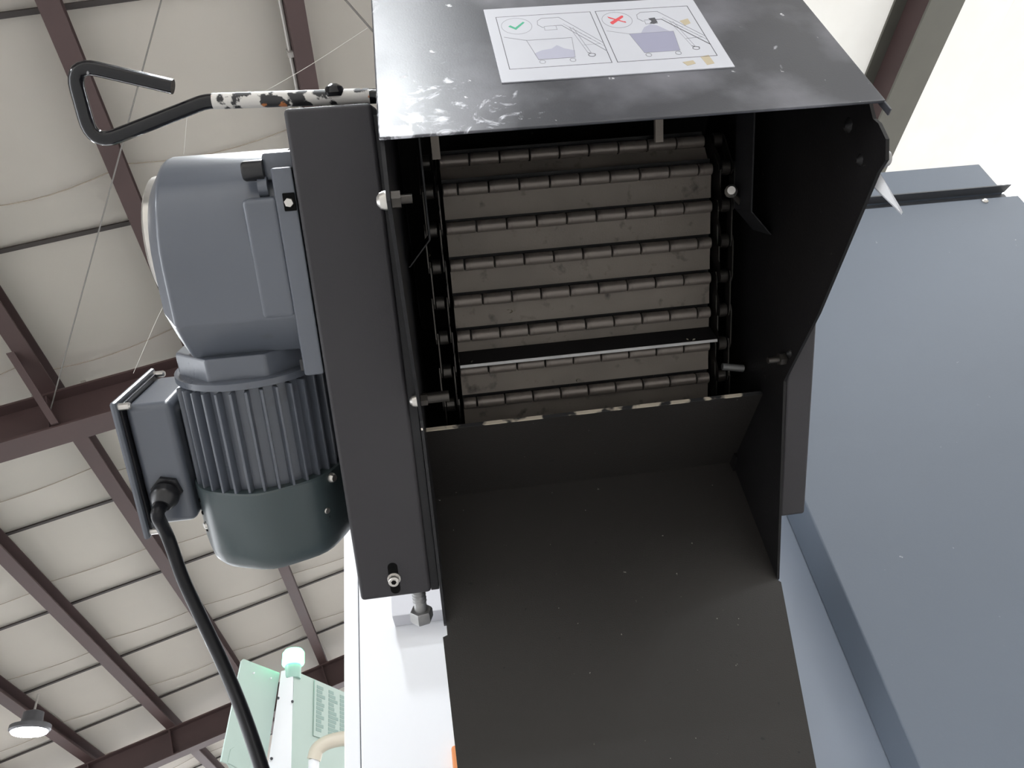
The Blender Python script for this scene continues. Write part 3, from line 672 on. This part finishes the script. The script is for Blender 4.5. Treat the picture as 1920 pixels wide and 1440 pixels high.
# terminal box on the left flank
tx0, tx1, tv0, tv1, tn0, tn1 = -.386, -.330, -.128, .036, gn-.066, gn+.056
tbx = MB().box((tx0, tv0, tn0), (tx1, tv1, tn1), .010, 4, T=HM).obj('terminal_box', 'motor', gmo)
MB().box((tx0-.010, tv0-.012, tn0-.012), (tx0-.002, tv1+.010, tn1+.012), .0035, 2, T=HM).obj('box_cover', 'motor', tbx)
MB().box((tx0-.002, tv0-.005, tn0-.006), (tx0+.001, tv1+.004, tn1+.006), .0005, T=HM).obj('gasket', 'rubber', tbx)
MB().box((tx1, tv0+.025, tn0+.02), (gx-.083, tv1-.02, tn1-.025), .003, T=HM).obj('box_neck', 'motor', tbx)
for v, n in ((tv1+.002, tn1+.004), (tv0-.004, tn1+.004), (tv1+.002, tn0-.004)):
    MB().lathe([(0, .0045), (.012, .0045), (.014, .003)], (tx0-.002, v, n), (1, 0, 0), 10, T=HM).obj('cover_screw', 'steel', tbx)
gp = Vector((-.357, -.078, tn1))
gd = (Vector((-.10, -.45, 1))).normalized()
gl = MB().lathe([(0, .019), (.006, .019)], gp, (0, 0, 1), 6, T=HM).obj('gland_nut', 'nylon', tbx)
MB().lathe([(.004, .0165), (.012, .0175), (.016, .017), (.024, .013), (.027, .0105)], gp, gd, 20, T=HM).obj('gland_cap', 'nylon', tbx)

# power cable hanging from the gland
c0 = HM @ (gp + gd*.027); c1 = HM @ (gp + gd*.042)
def ppx(x, y, dist):
    d = CR @ Vector(((x-960)/F_PX, (720-y)/F_PX, -1)); return CAM + d*dist
cab = smooth_path([c0, c1, ppx(316, 1010, .94), ppx(343, 1085, .935), ppx(378, 1160, .92), ppx(418, 1245, .90), ppx(455, 1335, .87), ppx(492, 1445, .83), ppx(520, 1550, .80), ppx(540, 1700, .76)], 6)
o = MB().tube(cab, .0080, 12).obj('power_cable', 'rubber', None)
tag(o, 'black rubber power cable hanging down from the motor terminal box', 'cable')

# bent pull rod hooked out of the hood's left side
hp = [H(-.036, .3655, -.05), H(-.219, .3720, -.05), H(-.343, .336, -.05), H(-.346, .418, -.05), H(-.249, .3885, -.05)]
rp = [hp[0]] + round_path([hp[0].lerp(hp[1], .7), hp[1], hp[1].lerp(hp[2], .4)], .008, 5) + round_path([hp[1].lerp(hp[2], .5), hp[2], hp[3], hp[4]], .027, 8)
rod = MB().tube(rp, .0078, 14).obj('pull_rod', 'rod', None)
tag(rod, 'bent black steel pull rod with open hook end left of hood', 'rod')
MB().tube([H(-.045, .3660, -.05), H(-.211, .3717, -.05)], .0082, 14).obj('flaked_paint', 'rod_chip', rod, label='flaking white paint band')
MB().lathe([(0, .011), (.004, .012), (.010, .009), (.013, .004)], (-.082, .368, -.05), (0, 1, 0), 12, T=HM).obj('weld_bead', 'rod', rod)

# cobwebs between hood, rod and motor
for pts, label in (([ppx(690, 52, .86), ppx(582, 122, .88), ppx(485, 178, .90)], 'dusty cobweb thread from hood corner to pull rod'),
                   ([ppx(322, 545, .95), ppx(296, 595, .96), ppx(250, 700, .97)], 'dusty cobweb thread from gearbox to terminal box'),
                   ([ppx(352, 205, .92), ppx(349, 240, .93), ppx(345, 290, .95)], 'dusty cobweb thread from pull rod down to gearbox')):
    o = MB().tube(smooth_path(pts, 4), .0003, 5).obj('cobweb_thread', 'web', None); tag(o, label, 'cobweb')
